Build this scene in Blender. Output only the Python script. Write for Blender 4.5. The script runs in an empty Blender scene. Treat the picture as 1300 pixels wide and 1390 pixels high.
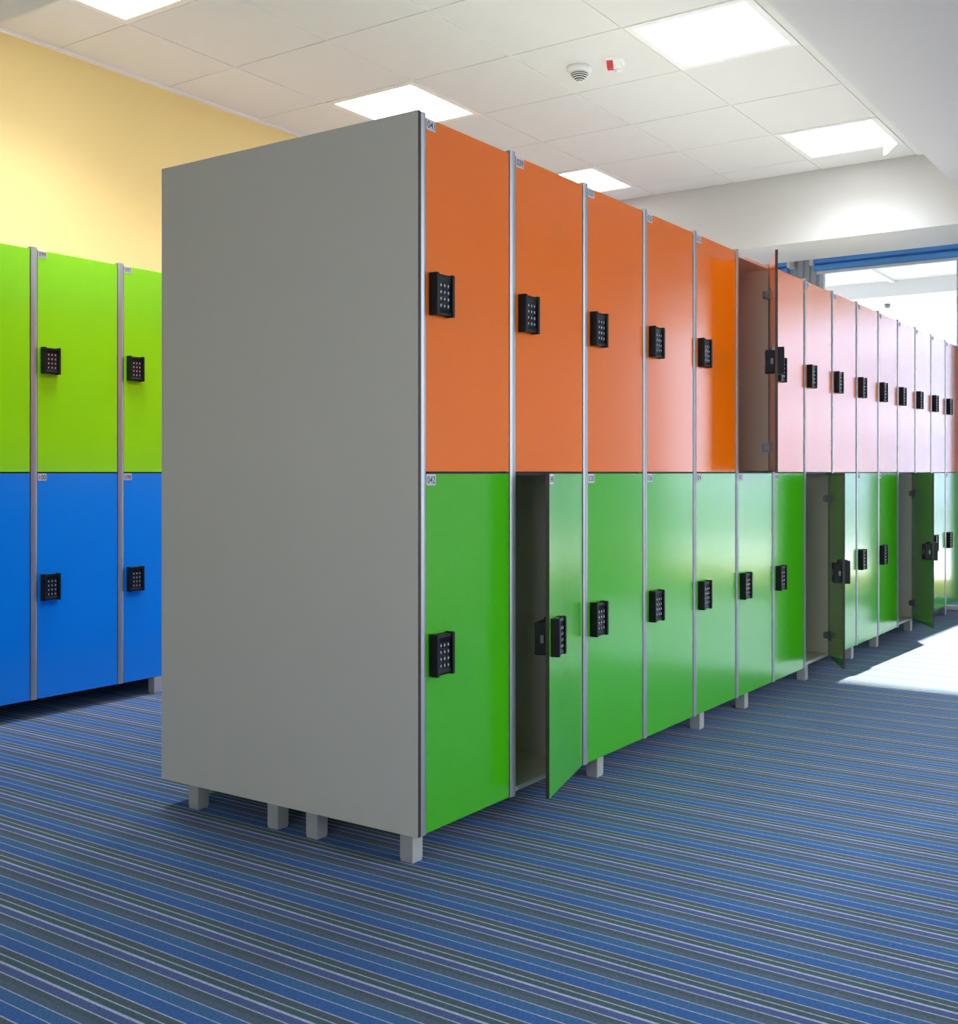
import bpy, bmesh, math
from mathutils import Vector, Matrix
PI = math.pi
scene = bpy.context.scene
COL = scene.collection

# ------------------------------------------------------------------ dimensions
W = 0.3979          # locker column pitch
ZB, ZM, ZT = 0.0765, 0.985, 1.885    # locker bottom, mid joint, top
BANK_D = 0.980      # depth of the double sided bank
YL = 2.351          # front of the row along the yellow wall
YW = 2.90           # yellow wall
HC = 2.945          # tiled ceiling
HS = 2.70           # lower soffit
XB0, XB1, ZBEAM = 4.745, 5.345, 2.49
XF = 6.05           # window wall
XK, YR = -4.2, -2.95 # wall behind, wall on the right

# ------------------------------------------------------------------ materials
def s2l(c):
    return tuple(((v / 255) / 12.92 if v <= 10 else (((v / 255) + 0.055) / 1.055) ** 2.4) for v in c)

def pmat(name, col, rough=0.5, metal=0.0, spec=0.5, noise=0.0, nscale=40.0, bump=0.0, bscale=300.0, coat=0.0):
    m = bpy.data.materials.new(name); m.use_nodes = True
    nt = m.node_tree; b = nt.nodes['Principled BSDF']
    b.inputs['Base Color'].default_value = (*col, 1)
    b.inputs['Roughness'].default_value = rough
    b.inputs['Metallic'].default_value = metal
    b.inputs['Specular IOR Level'].default_value = spec
    b.inputs['Coat Weight'].default_value = coat
    b.inputs['Coat Roughness'].default_value = 0.13; b.inputs['Coat IOR'].default_value = 1.6
    if noise or bump:
        tc = nt.nodes.new('ShaderNodeTexCoord')
    if noise:
        n = nt.nodes.new('ShaderNodeTexNoise'); n.inputs['Scale'].default_value = nscale
        n.inputs['Detail'].default_value = 4
        nt.links.new(tc.outputs['Object'], n.inputs['Vector'])
        mx = nt.nodes.new('ShaderNodeMix'); mx.data_type = 'RGBA'
        mx.inputs['A'].default_value = (*[c * (1 - noise) for c in col], 1)
        mx.inputs['B'].default_value = (*[min(1, c * (1 + noise)) for c in col], 1)
        nt.links.new(n.outputs['Fac'], mx.inputs['Factor'])
        nt.links.new(mx.outputs['Result'], b.inputs['Base Color'])
    if bump:
        n2 = nt.nodes.new('ShaderNodeTexNoise'); n2.inputs['Scale'].default_value = bscale
        n2.inputs['Detail'].default_value = 3
        nt.links.new(tc.outputs['Object'], n2.inputs['Vector'])
        bp = nt.nodes.new('ShaderNodeBump'); bp.inputs['Strength'].default_value = bump
        bp.inputs['Distance'].default_value = 0.002
        nt.links.new(n2.outputs['Fac'], bp.inputs['Height'])
        nt.links.new(bp.outputs['Normal'], b.inputs['Normal'])
    return m

def emat(name, col, strength):
    m = bpy.data.materials.new(name); m.use_nodes = True
    nt = m.node_tree; b = nt.nodes['Principled BSDF']
    b.inputs['Base Color'].default_value = (0.9, 0.9, 0.9, 1)
    b.inputs['Emission Color'].default_value = (*col, 1)
    b.inputs['Emission Strength'].default_value = strength
    return m

M = {}
LAM = dict(rough=0.22, spec=0.5, coat=0.5, noise=0.025, nscale=6, bump=0.04, bscale=900)
M['orange'] = pmat('orange_laminate', (0.93, 0.175, 0.002), **LAM)
M['green'] = pmat('green_laminate', (0.065, 0.47, 0.006), **LAM)
M['lime'] = pmat('lime_laminate', (0.31, 0.86, 0.006), **LAM)
M['blue'] = pmat('blue_laminate', (0.001, 0.255, 0.90), **LAM)
M['core'] = pmat('dark_laminate_core', (0.035, 0.022, 0.018), 0.5)
M['grey'] = pmat('grey_laminate', (0.75, 0.69, 0.57), 0.45, noise=0.02, nscale=5, bump=0.05, bscale=1200)
M['alu'] = pmat('satin_aluminium', (0.42, 0.43, 0.45), 0.38, metal=0.6, noise=0.02, nscale=30)
M['leg'] = pmat('grey_plastic_leg', (0.46, 0.45, 0.41), 0.5, noise=0.03)
M['black'] = pmat('black_plastic', (0.005, 0.005, 0.006), 0.40, spec=0.3, bump=0.1, bscale=1500)
M['panel'] = pmat('keypad_face', (0.018, 0.020, 0.026), 0.22, noise=0.1)
M['button'] = pmat('black_button', (0.02, 0.021, 0.026), 0.3, noise=0.1)
M['digit'] = pmat('button_legend', (0.62, 0.64, 0.66), 0.5, noise=0.03)
M['slot'] = pmat('pale_slot', (0.75, 0.68, 0.42), 0.4, noise=0.03)
M['steel'] = pmat('dark_steel', (0.16, 0.16, 0.17), 0.35, metal=0.8, noise=0.05)
M['plate'] = pmat('number_plate_grey', (0.62, 0.62, 0.65), 0.4, noise=0.02)
M['ink'] = pmat('number_ink', (0.03, 0.03, 0.035), 0.6, noise=0.05)
M['wall'] = pmat('white_paint', (0.80, 0.80, 0.79), 0.75, noise=0.015, nscale=3, bump=0.06)
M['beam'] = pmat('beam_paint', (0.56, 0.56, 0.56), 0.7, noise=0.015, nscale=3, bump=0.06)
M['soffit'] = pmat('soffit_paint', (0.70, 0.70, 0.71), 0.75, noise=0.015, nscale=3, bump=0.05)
M['yellow'] = pmat('yellow_paint', (0.82, 0.655, 0.285), 0.7, noise=0.02, nscale=3, bump=0.06)
M['tile'] = pmat('mineral_tile', (0.75, 0.75, 0.755), 0.85, noise=0.02, nscale=5, bump=0.25, bscale=500)
M['tbar'] = pmat('ceiling_tbar', (0.84, 0.84, 0.84), 0.5, noise=0.02)
M['white'] = pmat('white_enamel', (0.82, 0.82, 0.82), 0.35, noise=0.015)
M['diffuser'] = emat('lamp_diffuser', (0.98, 0.98, 1.0), 4.0)
M['red'] = pmat('red_lens', (0.65, 0.015, 0.03), 0.25, noise=0.03)
M['vent'] = pmat('vent_dark', (0.03, 0.03, 0.03), 0.7, noise=0.1)
M['blind'] = pmat('blue_fabric', (0.11, 0.37, 0.86), 0.55, noise=0.03, nscale=60)
M['pillar'] = pmat('grey_cladding', (0.42, 0.45, 0.48), 0.5, noise=0.02)
M['frame'] = pmat('window_frame_paint', (0.72, 0.74, 0.76), 0.4, noise=0.02)
M['paving'] = pmat('pale_paving', (0.36, 0.36, 0.36), 0.8, noise=0.08, nscale=4)
M['canopy'] = pmat('canopy_white', (0.62, 0.63, 0.66), 0.6, noise=0.02)
M['kerb'] = pmat('blue_kerb', (0.13, 0.24, 0.50), 0.6, noise=0.05)
M['sand'] = pmat('yellow_ledge', (0.80, 0.62, 0.22), 0.7, noise=0.05)
M['render'] = pmat('pale_facade', (0.46, 0.47, 0.50), 0.8, noise=0.03)
M['plaster'] = pmat('white_plaster', (0.72, 0.77, 0.90), 0.8, noise=0.03)
M['dglass'] = pmat('facade_glass', (0.25, 0.30, 0.40), 0.1, noise=0.03)

def glass_mat():
    m = bpy.data.materials.new('clear_glass'); m.use_nodes = True
    nt = m.node_tree; nt.nodes.clear()
    out = nt.nodes.new('ShaderNodeOutputMaterial'); mx = nt.nodes.new('ShaderNodeMixShader')
    tr = nt.nodes.new('ShaderNodeBsdfTransparent'); gl = nt.nodes.new('ShaderNodeBsdfGlossy')
    tr.inputs['Color'].default_value = (0.95, 0.97, 0.97, 1)
    gl.inputs['Roughness'].default_value = 0.02
    fr = nt.nodes.new('ShaderNodeFresnel'); fr.inputs['IOR'].default_value = 1.3
    nt.links.new(fr.outputs['Fac'], mx.inputs['Fac'])
    nt.links.new(tr.outputs['BSDF'], mx.inputs[1]); nt.links.new(gl.outputs['BSDF'], mx.inputs[2])
    nt.links.new(mx.outputs['Shader'], out.inputs['Surface'])
    return m
M['glass'] = glass_mat()

def carpet_mat():
    m = bpy.data.materials.new('striped_carpet'); m.use_nodes = True
    nt = m.node_tree; b = nt.nodes['Principled BSDF']
    N = nt.nodes.new; L = nt.links.new
    tc = N('ShaderNodeTexCoord')
    # slight waviness of the woven lines
    nz = N('ShaderNodeTexNoise'); nz.inputs['Scale'].default_value = 0.9; nz.inputs['Detail'].default_value = 1
    L(tc.outputs['Object'], nz.inputs['Vector'])
    sep = N('ShaderNodeSeparateXYZ'); L(tc.outputs['Object'], sep.inputs[0])
    wob = N('ShaderNodeMath'); wob.operation = 'MULTIPLY_ADD'; wob.inputs[1].default_value = 0.014; wob.inputs[2].default_value = 0.0
    L(nz.outputs['Fac'], wob.inputs[0])
    add = N('ShaderNodeMath'); add.operation = 'SUBTRACT'
    L(wob.outputs[0], add.inputs[0]); L(sep.outputs['X'], add.inputs[1])      # d = wobble - x
    off = N('ShaderNodeMath'); off.operation = 'ADD'; off.inputs[1].default_value = 165 * 0.165 - 0.007 - 0.007 + 0.0015
    L(add.outputs[0], off.inputs[0])
    mod = N('ShaderNodeMath'); mod.operation = 'FLOORED_MODULO'; mod.inputs[1].default_value = 0.165
    L(off.outputs[0], mod.inputs[0])
    nrm = N('ShaderNodeMath'); nrm.operation = 'DIVIDE'; nrm.inputs[1].default_value = 0.165
    L(mod.outputs[0], nrm.inputs[0])
    cr = N('ShaderNodeValToRGB'); cr.color_ramp.interpolation = 'CONSTANT'
    L(nrm.outputs[0], cr.inputs[0])
    line = (0.44, 0.44, 0.56); bold = (0.44, 0.44, 0.60)
    olive = (0.062, 0.100, 0.118); teal = (0.045, 0.106, 0.120); indigo = (0.062, 0.105, 0.260)
    slate = (0.074, 0.118, 0.178); blue = (0.036, 0.130, 0.300); royal = (0.029, 0.115, 0.330)
    seq = [(0.0, line), (0.003, olive), (0.021, line), (0.024, teal), (0.0405, bold), (0.0465, indigo),
           (0.067, line), (0.0700, olive), (0.085, slate), (0.102, line), (0.105, blue), (0.132, line), (0.1345, royal), (0.153, royal)]
    el = cr.color_ramp.elements
    el[0].position = 0; el[0].color = (*line, 1); el[1].position = seq[1][0] / 0.165; el[1].color = (*olive, 1)
    for p, c in seq[2:]:
        e = el.new(p / 0.165); e.color = (*c, 1)
    # pile: fine mottling
    mp = N('ShaderNodeMapping'); mp.inputs['Scale'].default_value = (260, 120, 1)
    L(tc.outputs['Object'], mp.inputs['Vector'])
    n2 = N('ShaderNodeTexNoise'); n2.inputs['Scale'].default_value = 1.0; n2.inputs['Detail'].default_value = 2
    L(mp.outputs['Vector'], n2.inputs['Vector'])
    rg = N('ShaderNodeMapRange'); rg.inputs['From Min'].default_value = 0.25; rg.inputs['From Max'].default_value = 0.75
    rg.inputs['To Min'].default_value = 0.72; rg.inputs['To Max'].default_value = 1.28
    L(n2.outputs['Fac'], rg.inputs['Value'])
    n3 = N('ShaderNodeTexNoise'); n3.inputs['Scale'].default_value = 3.0; n3.inputs['Detail'].default_value = 3
    L(tc.outputs['Object'], n3.inputs['Vector'])
    rg3 = N('ShaderNodeMapRange'); rg3.inputs['From Min'].default_value = 0.3; rg3.inputs['From Max'].default_value = 0.7
    rg3.inputs['To Min'].default_value = 0.93; rg3.inputs['To Max'].default_value = 1.07
    L(n3.outputs['Fac'], rg3.inputs['Value'])
    mm = N('ShaderNodeMath'); mm.operation = 'MULTIPLY'; L(rg.outputs[0], mm.inputs[0]); L(rg3.outputs[0], mm.inputs[1])
    mul = N('ShaderNodeVectorMath'); mul.operation = 'SCALE'
    L(cr.outputs['Color'], mul.inputs[0]); L(mm.outputs[0], mul.inputs['Scale'])
    L(mul.outputs['Vector'], b.inputs['Base Color'])
    b.inputs['Roughness'].default_value = 0.9
    b.inputs['Specular IOR Level'].default_value = 0.15
    b.inputs['Sheen Weight'].default_value = 0.08
    b.inputs['Sheen Roughness'].default_value = 0.5
    bp = N('ShaderNodeBump'); bp.inputs['Strength'].default_value = 0.35; bp.inputs['Distance'].default_value = 0.003
    L(n2.outputs['Fac'], bp.inputs['Height']); L(bp.outputs['Normal'], b.inputs['Normal'])
    return m
M['carpet'] = carpet_mat()

# ------------------------------------------------------------------ mesh builder
class MB:
    def __init__(self):
        self.bm = bmesh.new(); self.mats = []
    def mi(self, m):
        if m not in self.mats: self.mats.append(m)
        return self.mats.index(m)
    def box(self, x0, x1, y0, y1, z0, z1, m, bevel=0.0, seg=2, sides=None):
        """sides: material for the four narrow edge faces (x and z faces) when given"""
        bm = self.bm
        r = bmesh.ops.create_cube(bm, size=1.0)
        vs = r['verts']
        bmesh.ops.scale(bm, vec=(x1 - x0, y1 - y0, z1 - z0), verts=vs)
        bmesh.ops.translate(bm, vec=((x0 + x1) / 2, (y0 + y1) / 2, (z0 + z1) / 2), verts=vs)
        fs = set(f for v in vs for f in v.link_faces)
        i = self.mi(m)
        for f in fs: f.material_index = i
        if sides:
            j = self.mi(sides[1])
            for f in fs:
                f.normal_update()
                if abs(f.normal[sides[0]]) < 0.5: f.material_index = j
        if bevel:
            es = list(set(e for v in vs for e in v.link_edges))
            bmesh.ops.bevel(bm, geom=es, offset=bevel, segments=seg, profile=0.6, affect='EDGES', clamp_overlap=True)
        return self
    def prism(self, pts, axis, a, b, m):
        """extrude polygon pts (2D) along axis from a to b"""
        bm = self.bm; i = self.mi(m)
        def P(p, t):
            if axis == 'x': return (t, p[0], p[1])
            if axis == 'y': return (p[0], t, p[1])
            return (p[0], p[1], t)
        A = [bm.verts.new(P(p, a)) for p in pts]; B = [bm.verts.new(P(p, b)) for p in pts]
        fs = [bm.faces.new(A), bm.faces.new(B[::-1])]
        n = len(pts)
        for k in range(n): fs.append(bm.faces.new((A[k], B[k], B[(k + 1) % n], A[(k + 1) % n])))
        for f in fs: f.material_index = i
        bmesh.ops.recalc_face_normals(bm, faces=fs)
        return self
    def lathe(self, prof, m, cx=0, cy=0, seg=32):
        bm = self.bm; i = self.mi(m); rings = []
        for r, z in prof:
            rings.append([bm.verts.new((cx + max(r, 1e-4) * math.cos(2 * PI * k / seg), cy + max(r, 1e-4) * math.sin(2 * PI * k / seg), z)) for k in range(seg)])
        fs = []
        for a, b in zip(rings, rings[1:]):
            for k in range(seg): fs.append(bm.faces.new((a[k], a[(k + 1) % seg], b[(k + 1) % seg], b[k])))
        fs.append(bm.faces.new(rings[0])); fs.append(bm.faces.new(rings[-1]))
        for f in fs: f.material_index = i; f.smooth = True
        bmesh.ops.recalc_face_normals(bm, faces=fs)
        return self
    def mesh(self, name):
        me = bpy.data.meshes.new(name)
        self.bm.to_mesh(me); self.bm.free()
        for m in self.mats: me.materials.append(m)
        return me

def obj(name, me, parent=None, loc=(0, 0, 0), rotz=0.0):
    if isinstance(me, MB): me = me.mesh(name)
    o = bpy.data.objects.new(name, me); COL.objects.link(o)
    o.location = loc; o.rotation_euler = (0, 0, rotz)
    if parent: o.parent = parent
    return o
def empty(name, loc=(0, 0, 0), rotz=0.0):
    o = bpy.data.objects.new(name, None); COL.objects.link(o)
    o.empty_display_size = 0.1; o.location = loc; o.rotation_euler = (0, 0, rotz)
    return o
def tag(o, label, cat, group=None):
    o['label'] = label; o['category'] = cat
    if group: o['group'] = group
    return o
def struct(o, label=None):
    o['kind'] = 'structure'
    if label: o['label'] = label
    return o

# ------------------------------------------------------------------ locker parts (local frame: column from x=0 to W, front at y=0, floor z=0)
DW = W - 0.033      # door width
DX0 = 0.0165        # door left edge
DT = 0.011          # door thickness
ZU0, ZU1 = ZM + 0.003, ZT - 0.006
ZL0, ZL1 = ZB, ZM - 0.003

def carcass_mesh():
    b = MB(); t = 0.015; y0, y1 = 0.0155, 0.482
    g = M['grey']; sd = (0, M['core'])
    for x in (0.001, W - 0.001 - t):
        b.box(x, x + t, y0 + 0.001, y1, ZB, ZT, g)
        b.box(x, x + t, y0 - 0.0005, y0 + 0.001, ZB, ZT, M['core'])
    xi0, xi1 = 0.001 + t, W - 0.001 - t
    b.box(xi0, xi1, y0, y1 - 0.006, ZB + 0.001, ZB + 0.014, g)
    b.box(xi0, xi1, y0, y1 - 0.006, ZT - 0.018, ZT - 0.002, g)
    b.box(xi0, xi1, y0 + 0.002, y1 - 0.006, ZM - 0.008, ZM + 0.008, g)
    b.box(xi0, xi1, y0 - 0.0005, y0 + 0.002, ZM - 0.008, ZM + 0.008, M['core'])
    b.box(xi0, xi1, y1 - 0.006, y1, ZB, ZT, g)
    return b.mesh('carcass')
def profile_mesh(x0=-0.0135, x1=0.0135):
    b = MB(); m = M['alu']; c = (x0 + x1) / 2; h = (x1 - x0) / 2
    pts = []
    # shallow bowed face with a small groove each side
    for k in range(9):
        t = -1 + 2 * k / 8
        pts.append((c + h * t, -0.0015 - 0.0030 * (1 - t * t)))
    pts += [(c + h, 0.0150), (c - h, 0.0150)]
    b.prism(pts, 'z', ZB - 0.001, ZT + 0.003, m)
    return b.mesh('front_profile')
def leg_mesh():
    b = MB(); b.box(-0.02, 0.02, -0.021, 0.021, 0.006, ZB, M['leg'], 0.002)
    b.box(-0.0185, 0.0185, -0.0195, 0.0195, 0.0, 0.006, M['leg'])
    return b.mesh('leg')
def door_mesh(col, h):
    # hinge axis at the origin, door reaches to -x, outer face at y=0
    b = MB(); b.box(-DW, 0, 0, DT, 0, h, col, sides=(1, M['core']))
    return b.mesh('door')
KW, KH, KD = 0.074, 0.108, 0.027
def keypad_mesh():
    # x 0..KW, outwards is -y, z centred
    b = MB(); k = M['black']; h = KH / 2
    b.box(0.004, KW - 0.004, -0.010, 0, -h + 0.002, h - 0.002, k, 0.002)
    b.box(0, 0.0105, -KD, 0, -h, h, k, 0.003, 3)                  # side cheeks
    b.box(KW - 0.0105, KW, -KD, 0, -h, h, k, 0.003, 3)
    b.box(0.009, KW - 0.009, -0.019, 0, -h + 0.003, h - 0.003, M['panel'], 0.002)
    b.prism([(-0.019, h - 0.024), (-0.0225, h - 0.010), (-0.0215, h - 0.003), (-0.015, h - 0.003)], 'x', 0.010, KW - 0.010, k)
    b.prism([(-0.019, -h + 0.018), (-0.0225, -h + 0.008), (-0.0215, -h + 0.003), (-0.015, -h + 0.003)], 'x', 0.010, KW - 0.010, k)
    for r in range(4):
        for c in range(3):
            x = KW / 2 + (c - 1) * 0.0148; z = 0.0235 - r * 0.0172
            b.box(x - 0.0056, x + 0.0056, -0.0215, -0.018, z - 0.0062, z + 0.0062, M['button'], 0.0012)
            b.box(x - 0.0017, x + 0.0017, -0.0219, -0.0214, z - 0.0026, z + 0.0026, M['digit'])
    return b.mesh('keypad_lock')
def lockcase_mesh():
    b = MB(); k = M['black']
    b.box(-0.004, 0.064, DT, DT + 0.036, -0.046, 0.046, k, 0.003, 2)
    b.prism([(0.0, 0.046), (0.06, 0.046), (0.05, 0.060), (0.012, 0.060)], 'y', DT, DT + 0.012, k)
    b.box(0.026, 0.033, DT + 0.0355, DT + 0.0368, -0.013, 0.013, M['slot'])
    b.box(-0.012, -0.003, DT + 0.006, DT + 0.018, -0.012, 0.012, M['steel'], 0.001)
    return b.mesh('lock_case')
def hinge_mesh():
    b = MB(); m = M['steel']
    b.lathe([(0.0, 0.0), (0.0175, 0.0), (0.0175, 0.003), (0, 0.003)], m, seg=20)
    bmesh.ops.rotate(b.bm, cent=(0, 0, 0), matrix=Matrix.Rotation(-PI / 2, 3, 'X'), verts=b.bm.verts)
    bmesh.ops.translate(b.bm, vec=(-0.030, DT, 0), verts=b.bm.verts)
    b.box(-0.047, -0.013, DT, DT + 0.005, -0.024, 0.024, m, 0.001)
    b.box(-0.013, -0.003, DT - 0.001, DT + 0.024, -0.017, 0.017, m, 0.003)
    b.box(-0.022, -0.010, DT + 0.018, DT + 0.030, -0.014, 0.014, m, 0.003)
    return b.mesh('hinge')
def plate_mesh(text):
    b = MB(); w, h = 0.0375, 0.0285
    b.box(0, w, -0.0014, 0.0, -h, 0, M['plate'], 0.0006, 1)
    if text:
        cu = bpy.data.curves.new('num', 'FONT'); cu.body = text; cu.size = 0.0255
        cu.align_x = 'CENTER'; cu.align_y = 'CENTER'; cu.extrude = 0.0003; cu.offset = 0.00018
        to = bpy.data.objects.new('num', cu); COL.objects.link(to)
        bpy.context.view_layer.update()
        me = bpy.data.meshes.new_from_object(to.evaluated_get(bpy.context.evaluated_depsgraph_get()))
        bpy.data.objects.remove(to); bpy.data.curves.remove(cu)
        xs = [v.co.x for v in me.vertices]; ys = [v.co.y for v in me.vertices]
        cx = (max(xs) + min(xs)) / 2; cy = (max(ys) + min(ys)) / 2
        sx = 0.030 / (max(xs) - min(xs)); sz = 0.0185 / (max(ys) - min(ys))
        old = set(b.bm.faces)
        me.transform(Matrix(((sx, 0, 0, w / 2 - cx * sx), (0, 0, -1, -0.0015), (0, sz, 0, -h / 2 - cy * sz), (0, 0, 0, 1))))
        b.bm.from_mesh(me)
        i = b.mi(M['ink'])
        for f in b.bm.faces:
            if f not in old: f.material_index = i
        bpy.data.meshes.remove(me)
    return b.mesh('number_plate')

ME = dict(carcass=carcass_mesh(), profile=profile_mesh(), profile_first=profile_mesh(-0.0045, 0.0145), profile_end=profile_mesh(-0.0145, 0.0045), leg=leg_mesh(), keypad=keypad_mesh(),
          case=lockcase_mesh(), hinge=hinge_mesh())
for c in ('orange', 'green', 'lime', 'blue'):
    ME['up_' + c] = door_mesh(M[c], ZU1 - ZU0); ME['lo_' + c] = door_mesh(M[c], ZL1 - ZL0)

def build_door(root, part, z0, z1, kz, angle, num):
    d = obj('door', ME[part], root, (DX0 + DW, 0.0, z0), math.radians(angle))
    obj('keypad_lock', ME['keypad'], d, (-DW + 0.012, 0, kz - z0))
    obj('lock_case', ME['case'], d, (-DW + 0.016, 0, kz - z0 - 0.004))
    for hz in (0.105, (z1 - z0) - 0.125):
        obj('hinge', ME['hinge'], d, (-0.002, 0, hz))
    if num: obj('number_plate', plate_mesh(num), d, (-DW + 0.001, 0, z1 - z0 - 0.001))
    return d
def locker(loc, rotz, cols, nums, angles, legs, label, group, first=False, last=False):
    r = empty('locker', loc, rotz); tag(r, label, 'locker', group)
    obj('carcass', ME['carcass'], r)
    obj('front_profile', ME['profile_first' if first else 'profile'], r)
    if last: obj('front_profile', ME['profile_end' if rotz else 'profile'], r, (W, 0, 0))
    build_door(r, 'up_' + cols[0], ZU0, ZU1, 1.437, angles[0], nums[0])
    build_door(r, 'lo_' + cols[1], ZL0, ZL1, 0.523, angles[1], nums[1])
    for lx, ly in legs: obj('leg', ME['leg'], r, (lx, ly, 0))
    return r

# ------------------------------------------------------------------ the double bank
G1 = 'orange over green lockers in the front row of the bank'
front_legs = {0: 0.0185, 2: 0.939, 4: 1.716, 5: 2.155, 7: 2.89, 9: 3.60, 10: 4.06, 12: 4.79, 14: 5.70}
ang = {1: (0, 16.5), 5: (25, 0), 7: (0, 28), 11: (0, 31.5)}
L1 = {
 0: 'locker column nearest the camera, orange door 041 over green door 042, beside grey panel',
 1: 'second locker column from the end panel, orange door 039 above a green door ajar',
 2: 'third locker column from the grey end panel, orange door over green door 038',
 3: 'fourth locker column from the grey end panel, both doors shut',
 4: 'fifth locker column, its shut orange door touching the open orange door\'s compartment',
 5: 'sixth locker column, its orange upper door swung open on a brownish compartment',
 6: 'seventh locker column, pale glaring orange door directly right of the open orange door',
 7: 'eighth locker column, green lower door open on a dark compartment, nearer of two',
 8: 'ninth locker column, half hidden by the nearer wide open green door',
 9: 'tenth locker column, shut doors, next but one right of the nearer wide open green door',
 10: 'eleventh locker column, shut doors, left of the farther open green door',
 11: 'twelfth locker column, green door open on a bluish compartment by the sunlit floor',
 12: 'thirteenth locker column, lower half hidden by the farther open green door',
 13: 'fourteenth locker column, narrow in view, next to last before the windows',
 14: 'last locker column of the row, at the right picture edge by the windows',
}
for s in range(15):
    lg = []
    if s in front_legs: lg.append((front_legs[s] - s * W, 0.049))
    lg.append((0.0185 if s == 0 else W / 2, 0.380))
    locker((s * W, 0, 0), 0, ('orange', 'green'), ('%03d' % (41 - 2 * s), '%03d' % (42 - 2 * s)), ang.get(s, (0, 0)), lg,
           L1[s], G1, first=(s == 0), last=(s == 14))
# the back-to-back row behind it (only its nearest legs show)
for s in range(15):
    lab = ('locker column behind the far left edge of the grey end panel, on two square legs' if s == 0
           else 'locker column standing back to back behind the orange and green row')
    lg = [(W - 0.0185, 0.121), (W - 0.0185, 0.451)] if s == 0 else [(W / 2, 0.121), (W / 2, 0.451)]
    locker(((s + 1) * W, BANK_D, 0), PI, ('orange', 'blue'), (None, None), (0, 0), lg, lab,
           'lockers on the hidden back of the bank', last=(s == 0))
b = MB(); b.box(-0.0165, -0.0055, -0.002, BANK_D + 0.002, ZB - 0.002, ZT + 0.004, M['grey'], sides=(0, M['core']))
o = obj('end_panel', b)
tag(o, 'large plain grey end panel closing the near end of the locker bank, dark edge', 'panel')

# ------------------------------------------------------------------ the row along the yellow wall
G2 = 'lime over blue lockers along the yellow wall'
X2 = 0.4297
L2 = {-1: ('lime over blue locker column at the left edge of the picture, left of door 099', (None, None)),
      0: ('lime door 099 over blue door 100, second column along the yellow wall', ('099', '100')),
      1: ('lime door 097 over blue door 098, partly hidden behind the grey end panel', ('097', '098')),
      -2: ('lime over blue locker column just beyond the left edge of the picture', (None, None)),
      2: ('lime over blue locker column hidden behind the grey end panel', (None, None)),
      3: ('lime over blue locker column well behind the orange and green bank', (None, None))}
for s in range(-2, 4):
    lab, nums = L2[s]
    lg = [(0.192, 0.021), (0.192, 0.43)] if s != 0 else [(0.10, 0.43)]
    if s in (-1,): lg = [(0.05, 0.43)]
    locker((X2 + s * W, YL, 0), 0, ('lime', 'blue'), nums, (0, 0), lg, lab, G2, last=(s == 3))

# ------------------------------------------------------------------ room shell
def slab(name, x0, x1, y0, y1, z0, z1, m):
    b = MB(); b.box(x0, x1, y0, y1, z0, z1, m); return struct(obj(name, b))
slab('floor', XK - 0.2, XF + 0.10, YR - 0.2, YW + 0.2, -0.12, 0.0, M['carpet'])
slab('wall_left', XK - 0.2, XF + 0.1, YW, YW + 0.2, 0, 3.3, M['yellow'])
b = MB()
FILL_BW = [(-2.6, -0.2)]  # window added out of view, brings daylight onto the end panel
bz0, bz1 = 0.90, 2.50
b.box(XK - 0.2, XK, YR, YW, 0, bz0, M['wall']); b.box(XK - 0.2, XK, YR, YW, bz1, 3.3, M['wall'])
be = [YR] + [v for q in FILL_BW for v in q] + [YW]
for k in range(0, len(be), 2): b.box(XK - 0.2, XK, be[k], be[k + 1], bz0, bz1, M['wall'])
struct(obj('wall_back', b))
for n, (y0, y1) in enumerate(FILL_BW):
    f = MB(); t = 0.05
    for a, c, d, e in ((y0, y1, bz0, bz0 + t), (y0, y1, bz1 - t, bz1), (y0, y0 + t, bz0 + t, bz1 - t), (y1 - t, y1, bz0 + t, bz1 - t)):
        f.box(XK - 0.13, XK - 0.07, a, c, d, e, M['frame'])
    fo = struct(obj('window_%d' % (n + 6), f))
    q = MB(); q.box(XK - 0.103, XK - 0.097, y0 + t, y1 - t, bz0 + t, bz1 - t, M['glass']); obj('pane', q, fo)

# ceiling: tiled field between the beam and the lower soffits
GX0, GY0 = 2.6853, 0.5824
TX0, TY0 = 0.244, -0.266
b = MB()
xs = sorted([TX0] + [GX0 + i * 0.6 for i in range(-4, 4) if TX0 < GX0 + i * 0.6 < XB0] + [XB0])
ys = sorted([TY0] + [GY0 + j * 0.6 for j in range(-1, 4) if TY0 < GY0 + j * 0.6 < YW] + [YW])
lights = []
for i in (-4, -1, 2):
    for j in (-1, 2):
        lights.append((GX0 + i * 0.6, GY0 + j * 0.6))
def is_light(x, y):
    return any(abs(x - a - 0.3) < 0.1 and abs(y - c - 0.3) < 0.1 for a, c in lights)
g = 0.0045
for xa, xb in zip(xs, xs[1:]):
    for ya, yb in zip(ys, ys[1:]):
        if is_light((xa + xb) / 2, (ya + yb) / 2): continue
        b.box(xa + g, xb - g, ya + g, yb - g, HC, HC + 0.018, M['tile'])
b.box(TX0, XB0, TY0, YW, HC + 0.1, HC + 0.16, M['tile'])
for x in xs: b.box(x - 0.012, x + 0.012, TY0, YW, HC + 0.004, HC + 0.012, M['tbar'])
for y in ys: b.box(TX0, XB0, y - 0.012, y + 0.012, HC + 0.0042, HC + 0.0122, M['tbar'])
b.box(TX0, XB0, YW - 0.024, YW, HC - 0.012, HC - 0.001, M['tbar'])       # wall angle
b.box(TX0, XB0, TY0, -0.018 - 0.004, HC - 0.003, HC + 0.002, M['tile'])     # plain margin on the right
struct(obj('ceiling', b))
b = MB()
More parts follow.
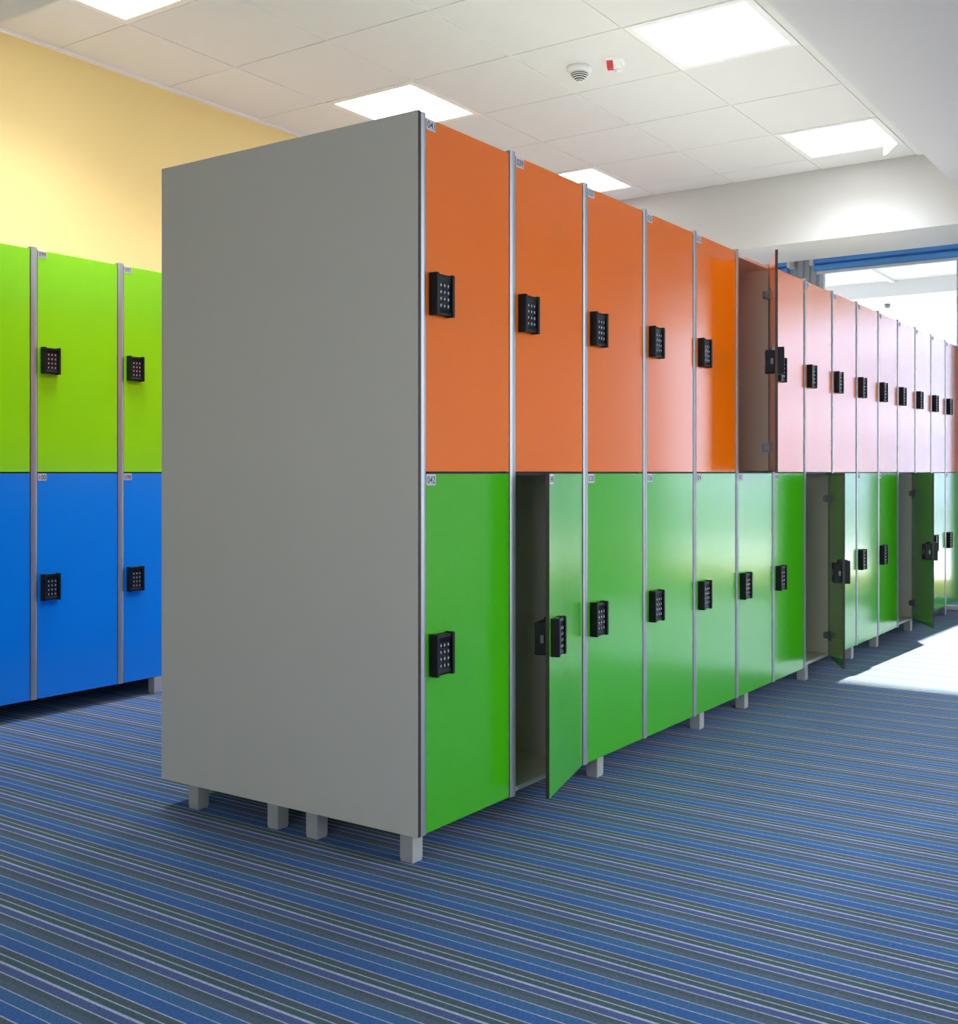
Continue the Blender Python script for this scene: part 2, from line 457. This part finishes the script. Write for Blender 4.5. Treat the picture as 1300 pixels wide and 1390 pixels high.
b.box(XK, XB0, YR, TY0, HS, HS + 0.5, M['soffit'])
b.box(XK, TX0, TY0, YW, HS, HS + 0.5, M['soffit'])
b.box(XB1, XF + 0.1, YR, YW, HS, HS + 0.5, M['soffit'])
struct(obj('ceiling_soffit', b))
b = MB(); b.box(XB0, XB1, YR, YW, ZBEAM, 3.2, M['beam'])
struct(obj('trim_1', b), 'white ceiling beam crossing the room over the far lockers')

# window wall at the far end
b = MB()
PILL = [(1.055, 1.262), (-0.045, 0.0), (-2.62, -2.42)]
for y0, y1 in PILL:
    b.box(XF - 0.02, XF + 0.10, y0, y1, 0.0, HS, M['pillar'])
    n = 4; st = (y1 - y0) / n
    for k in range(n):
        b.box(XF - 0.032, XF - 0.02, y0 + k * st + 0.008, y0 + (k + 1) * st - 0.008, 0.0, HS, M['pillar'])
b.box(XF - 0.03, XF + 0.10, YR, YW, 0, 0.028, M['white'])
b.box(XF, XF + 0.10, YR, YW, ZBEAM + 0.14, HS, M['wall'])
b.box(XF - 0.02, XF + 0.10, YR, -2.62, 0.0, HS, M['wall'])
struct(obj('wall_far', b))
bays = [(1.262, YW), (0.0, 1.055), (-2.42, -0.045)]
for n, (y0, y1) in enumerate(bays):
    f = MB(); fm = M['frame']; t = 0.035
    f.box(XF + 0.02, XF + 0.07, y0, y1, 0.028, 0.080, M['kerb'])
    f.box(XF + 0.02, XF + 0.07, y0, y1, ZBEAM + 0.10, ZBEAM + 0.14, fm)
    f.box(XF + 0.02, XF + 0.07, y0, y0 + t, 0.08, ZBEAM + 0.10, fm)
    f.box(XF + 0.02, XF + 0.07, y1 - t, y1, 0.08, ZBEAM + 0.10, fm)
    fo = struct(obj('window_%d' % (n + 1), f))
    p = MB(); p.box(XF + 0.042, XF + 0.048, y0 + t, y1 - t, 0.08, ZBEAM + 0.10, M['glass'])
    po = obj('pane', p, fo); 
# roller blinds, rolled up
def blind(y0, y1, lab):
    r = empty('roller_blind', (XF - 0.06, (y0 + y1) / 2, ZBEAM + 0.045)); tag(r, lab, 'blind', 'rolled up blue window blinds')
    h = (y1 - y0) / 2
    c = MB(); m = M['blind']
    pts = [(-0.035, 0.165), (-0.050, 0.150), (-0.050, 0.046), (-0.015, 0.040), (-0.015, 0.032), (-0.046, 0.026), (-0.046, -0.005), (-0.03, -0.012), (0.03, -0.012), (0.035, 0.165)]
    c.prism(pts, 'y', -h + 0.03, h - 0.03, m); obj('cassette', c, r)
    for sgn in (-1, 1):
        e = MB(); e.box(-0.058, 0.04, sgn * (h - 0.015) - 0.015, sgn * (h - 0.015) + 0.015, 0.03, 0.165, M['white'], 0.006)
        obj('end_cap', e, r)
    bb = MB(); bb.box(-0.012, 0.012, -h + 0.04, h - 0.04, -0.034, -0.012, M['white'], 0.004); obj('bottom_bar', bb, r)
blind(-1.15, 1.085, 'long blue rolled up blind over the window, right of the grey pillar')
blind(1.235, 2.85, 'blue rolled up blind left of the grey pillar, seen beside the open orange door')
blind(-2.6, -1.2, 'blue rolled up blind farther right, beyond the picture edge')

# right-hand wall; its windows are added out of view to light the doors
b = MB()
FILL_RW = [(-0.4, 1.0), (1.2, 2.6)]
zw0, zw1 = 0.30, 2.62
b.box(XK, XF + 0.1, YR - 0.2, YR, 0, zw0, M['wall']); b.box(XK, XF + 0.1, YR - 0.2, YR, zw1, 3.3, M['wall'])
edges = [XK] + [v for p in FILL_RW for v in p] + [XF + 0.1]
for k in range(0, len(edges), 2): b.box(edges[k], edges[k + 1], YR - 0.2, YR, zw0, zw1, M['wall'])
struct(obj('wall_right', b))
for n, (x0, x1) in enumerate(FILL_RW):
    f = MB(); t = 0.05
    for a, c, d, e in ((x0, x1, zw0, zw0 + t), (x0, x1, zw1 - t, zw1), (x0, x0 + t, zw0 + t, zw1 - t), (x1 - t, x1, zw0 + t, zw1 - t), ((x0 + x1) / 2 - t / 2, (x0 + x1) / 2 + t / 2, zw0 + t, zw1 - t)):
        f.box(a, c, YR - 0.13, YR - 0.07, d, e, M['frame'])
    fo = struct(obj('window_%d' % (n + 4), f))
    p = MB(); p.box(x0 + t, x1 - t, YR - 0.103, YR - 0.097, zw0 + t, zw1 - t, M['glass']); obj('pane', p, fo)

# ------------------------------------------------------------------ ceiling lights
LL = {(-1, -1): 'nearer square ceiling light at the upper right, beside the red alarm',
      (-1, 2): 'square ceiling light partly hidden above the top corner of the grey end panel',
      (2, -1): 'farther square ceiling light by the white beam, with a loose corner flap',
      (2, 2): 'small-looking far ceiling light just showing over the orange lockers',
      (-4, 2): 'square ceiling light cut by the top edge over the yellow wall',
      (-4, -1): 'square ceiling light above the near lockers, out of view'}
fr = MB()
for a in ((-0.297, 0.297, -0.297, -0.262), (-0.297, 0.297, 0.262, 0.297), (-0.297, -0.262, -0.262, 0.262), (0.262, 0.297, -0.262, 0.262)):
    fr.box(a[0], a[1], a[2], a[3], -0.003, 0.03, M['white'])
fr.box(-0.29, 0.29, -0.29, 0.29, 0.032, 0.06, M['white'])
FR = fr.mesh('frame')
df = MB(); df.box(-0.262, 0.262, -0.262, 0.262, 0.002, 0.01, M['diffuser']); DF = df.mesh('diffuser')
for i in (-4, -1, 2):
    for j in (-1, 2):
        r = empty('ceiling_light', (GX0 + i * 0.6 + 0.3, GY0 + j * 0.6 + 0.3, HC))
        tag(r, LL[(i, j)], 'light', 'recessed square ceiling lights')
        obj('frame', FR, r); obj('diffuser', DF, r)
        la = bpy.data.lights.new('ceiling_lamp', 'AREA'); la.shape = 'SQUARE'; la.size = 0.5
        la.energy = 11.0; la.spread = math.radians(125); la.color = (0.88, 0.945, 1.0)
        lo = bpy.data.objects.new('ceiling_lamp', la); COL.objects.link(lo)
        lo.parent = r; lo.location = (0, 0, -0.002)
        if (i, j) == (2, -1):
            c = MB(); c.prism([(0.0, 0.0), (-0.085, 0.0), (-0.02, -0.055), (0.0, -0.06)], 'x', 0.255, 0.262, M['white'])
            bmesh.ops.translate(c.bm, vec=(0, -0.18, 0), verts=c.bm.verts)
            obj('corner_flap', c, r)

# smoke detector
r = empty('smoke_detector', (2.388, 0.985, HC)); tag(r, 'round white smoke detector with dark vents on the tiled ceiling', 'detector')
c = MB(); c.lathe([(0.058, 0.0), (0.060, -0.006), (0.058, -0.018), (0.050, -0.026), (0.044, -0.028)], M['white']); obj('base', c, r)
c = MB()
for k, (ra, z) in enumerate(((0.047, -0.030), (0.0435, -0.0375), (0.038, -0.045), (0.030, -0.0525), (0.020, -0.060))):
    c.lathe([(ra - 0.006, z + 0.0006), (ra, z), (ra - 0.001, z - 0.0028), (ra - 0.007, z - 0.0028)], M['white'], seg=28)
c.lathe([(0.013, -0.066), (0.010, -0.070), (0.004, -0.071)], M['white'], seg=24)
sl = obj('vent_head', c, r)
c = MB(); c.lathe([(0.0455, -0.0285), (0.0425, -0.037), (0.037, -0.0445), (0.029, -0.052), (0.019, -0.0595), (0.010, -0.067)], M['vent'], seg=24); obj('vent_core', c, sl)
# alarm beacon
r = empty('alarm_beacon', (2.402, 0.795, HC), math.radians(20)); tag(r, 'small white ceiling alarm with a red window, right of the smoke detector', 'alarm')
c = MB(); c.prism([(-0.05, 0.0), (0.05, 0.0), (0.044, -0.012), (-0.044, -0.012)], 'y', -0.04, 0.04, M['white']); obj('base', c, r)
c = MB(); c.prism([(-0.036, -0.012), (0.040, -0.012), (0.036, -0.040), (-0.008, -0.040)], 'y', -0.032, 0.010, M['white']); obj('housing', c, r)
c = MB(); c.prism([(-0.040, -0.012), (-0.014, -0.012), (0.004, -0.044), (-0.018, -0.042)], 'y', 0.006, 0.036, M['red']); obj('red_window', c, r)
c = MB(); c.lathe([(0.018, -0.040), (0.017, -0.047), (0.006, -0.049)], M['white'], cx=0.016, cy=-0.012, seg=20); obj('cap', c, r)

# ------------------------------------------------------------------ outside the far windows
b = MB(); b.box(XF + 0.10, 60, -40, 40, -0.30, -0.04, M['paving'])
b.box(-40, XF + 0.10, -40, YR - 0.2, -0.30, -0.04, M['paving']); b.box(-40, XK - 0.2, YR - 0.2, 40, -0.30, -0.04, M['paving'])
struct(obj('ground_outside', b), 'pale paving outside the windows')
r = empty('canopy', (6.4, 0, 2.6)); tag(r, 'white ribbed canopy over the terrace outside the far windows', 'canopy')
c = MB(); c.box(-0.2, 2.75, -9, 9, 0.14, 0.30, M['canopy'])
obj('soffit', c, r)
for k in range(14):
    c = MB(); y = -5.4 + k * 0.8; c.box(-0.15, 1.55, y - 0.02, y + 0.02, 0.122, 0.14, M['canopy']); obj('rib', c, r)
c = MB(); c.box(1.55, 2.73, -9, 9, 0.0, 0.14, M['canopy']); obj('edge_beam', c, r)
c = MB(); c.box(2.50, 2.70, -0.36, 0.1, -2.64, 0.0, M['canopy'], 0.01); obj('post', c, r)
r = empty('outdoor_downlight', (8.40, 1.18, 2.599)); tag(r, 'tiny dark downlight under the white canopy beam outside', 'light')
c = MB(); c.lathe([(0.028, 0.0), (0.03, -0.01), (0.022, -0.035), (0.01, -0.037)], M['steel'], seg=16); obj('housing', c, r)
c = MB(); c.lathe([(0.016, -0.0365), (0.012, -0.042)], M['white'], seg=16); obj('lens', c, r)
b = MB(); b.box(7.3, 7.6, -6, 4, -0.04, 0.10, M['sand'], 0.01)
tag(obj('ledge', b), 'low yellowish ledge on the terrace outside the windows', 'ledge')
r = empty('building', (30, 3.1, -0.04)); tag(r, 'narrow pale building in the glare beyond the canopy edge', 'building')
c = MB(); c.box(0, 8, -2.6, 2.6, 0, 8.2, M['render']); obj('wall', c, r)
for k in range(3):
    for q in range(3):
        c = MB(); y = 2.2 - k * 1.7; c.box(-0.05, 0.05, y - 0.9, y, 1.0 + q * 2.5, 2.4 + q * 2.5, M['dglass']); obj('window', c, r)
c = MB(); c.box(-0.3, 8.3, -2.9, 2.9, 8.2, 8.5, M['render']); obj('roof_edge', c, r)

r = empty('building', (34, -4, -0.04)); tag(r, 'long pale building out of view, added to tone the far door reflections', 'building')  # unseen block added to dim the sky mirrored in the far doors
c = MB(); c.box(0, 8, -12, 3.5, 0, 8.2, M['plaster']); obj('wall', c, r)
for k in range(4):
    for q in range(3):
        c = MB(); y = 2.6 - k * 3.2; c.box(-0.05, 0.05, y - 1.3, y, 1.0 + q * 2.5, 2.4 + q * 2.5, M['dglass']); obj('window', c, r)
c = MB(); c.box(-0.3, 8.3, -12.3, 3.8, 8.2, 8.5, M['plaster']); obj('roof_edge', c, r)

# ------------------------------------------------------------------ light and camera
w = bpy.data.worlds.new('World'); scene.world = w; w.use_nodes = True
bg = w.node_tree.nodes['Background']
tcw = w.node_tree.nodes.new('ShaderNodeTexCoord'); sw = w.node_tree.nodes.new('ShaderNodeSeparateXYZ')
w.node_tree.links.new(tcw.outputs['Generated'], sw.inputs[0])
rw = w.node_tree.nodes.new('ShaderNodeValToRGB')
rw.color_ramp.elements[0].position = 0.0; rw.color_ramp.elements[0].color = (0.90, 0.93, 1.0, 1)
rw.color_ramp.elements[1].position = 0.7; rw.color_ramp.elements[1].color = (0.68, 0.80, 1.0, 1)
w.node_tree.links.new(sw.outputs['Z'], rw.inputs[0]); w.node_tree.links.new(rw.outputs[0], bg.inputs['Color'])
bg.inputs['Strength'].default_value = 4.4

sun = bpy.data.lights.new('sun', 'SUN'); sun.energy = 20.0; sun.angle = math.radians(0.6); sun.color = (1.0, 0.95, 0.88)
so = bpy.data.objects.new('sun', sun); COL.objects.link(so)
el, az = math.radians(22.8), math.radians(-3.0)
dirv = -Vector((math.cos(el) * math.cos(az), math.cos(el) * math.sin(az), math.sin(el)))
so.rotation_euler = dirv.to_track_quat('-Z', 'Y').to_euler(); so.location = (20, -1, 9)

cam = bpy.data.cameras.new('camera'); co = bpy.data.objects.new('camera', cam); COL.objects.link(co)
co.location = (-2.1174, -1.7447, 0.985)
co.rotation_euler = (PI / 2, 0, 0.5702 - PI / 2)
cam.sensor_fit = 'HORIZONTAL'; cam.sensor_width = 36
cam.lens = 36 * 1477.1 / 1300
cam.shift_x = (650 - 748.77) / 1300
cam.shift_y = -(695 - 641.56) / 1300
cam.clip_start = 0.05; cam.clip_end = 300
scene.camera = co

vs = scene.view_settings
scene.display_settings.display_device = 'sRGB'
vs.view_transform = 'Standard'; vs.look = 'None'; vs.exposure = 0.48; vs.gamma = 1.0; vs.use_curve_mapping = False
cy = scene.cycles
cy.max_bounces = 12; cy.diffuse_bounces = 6; cy.glossy_bounces = 5; cy.transparent_max_bounces = 12
cy.caustics_reflective = False; cy.caustics_refractive = False
cy.sample_clamp_indirect = 8.0
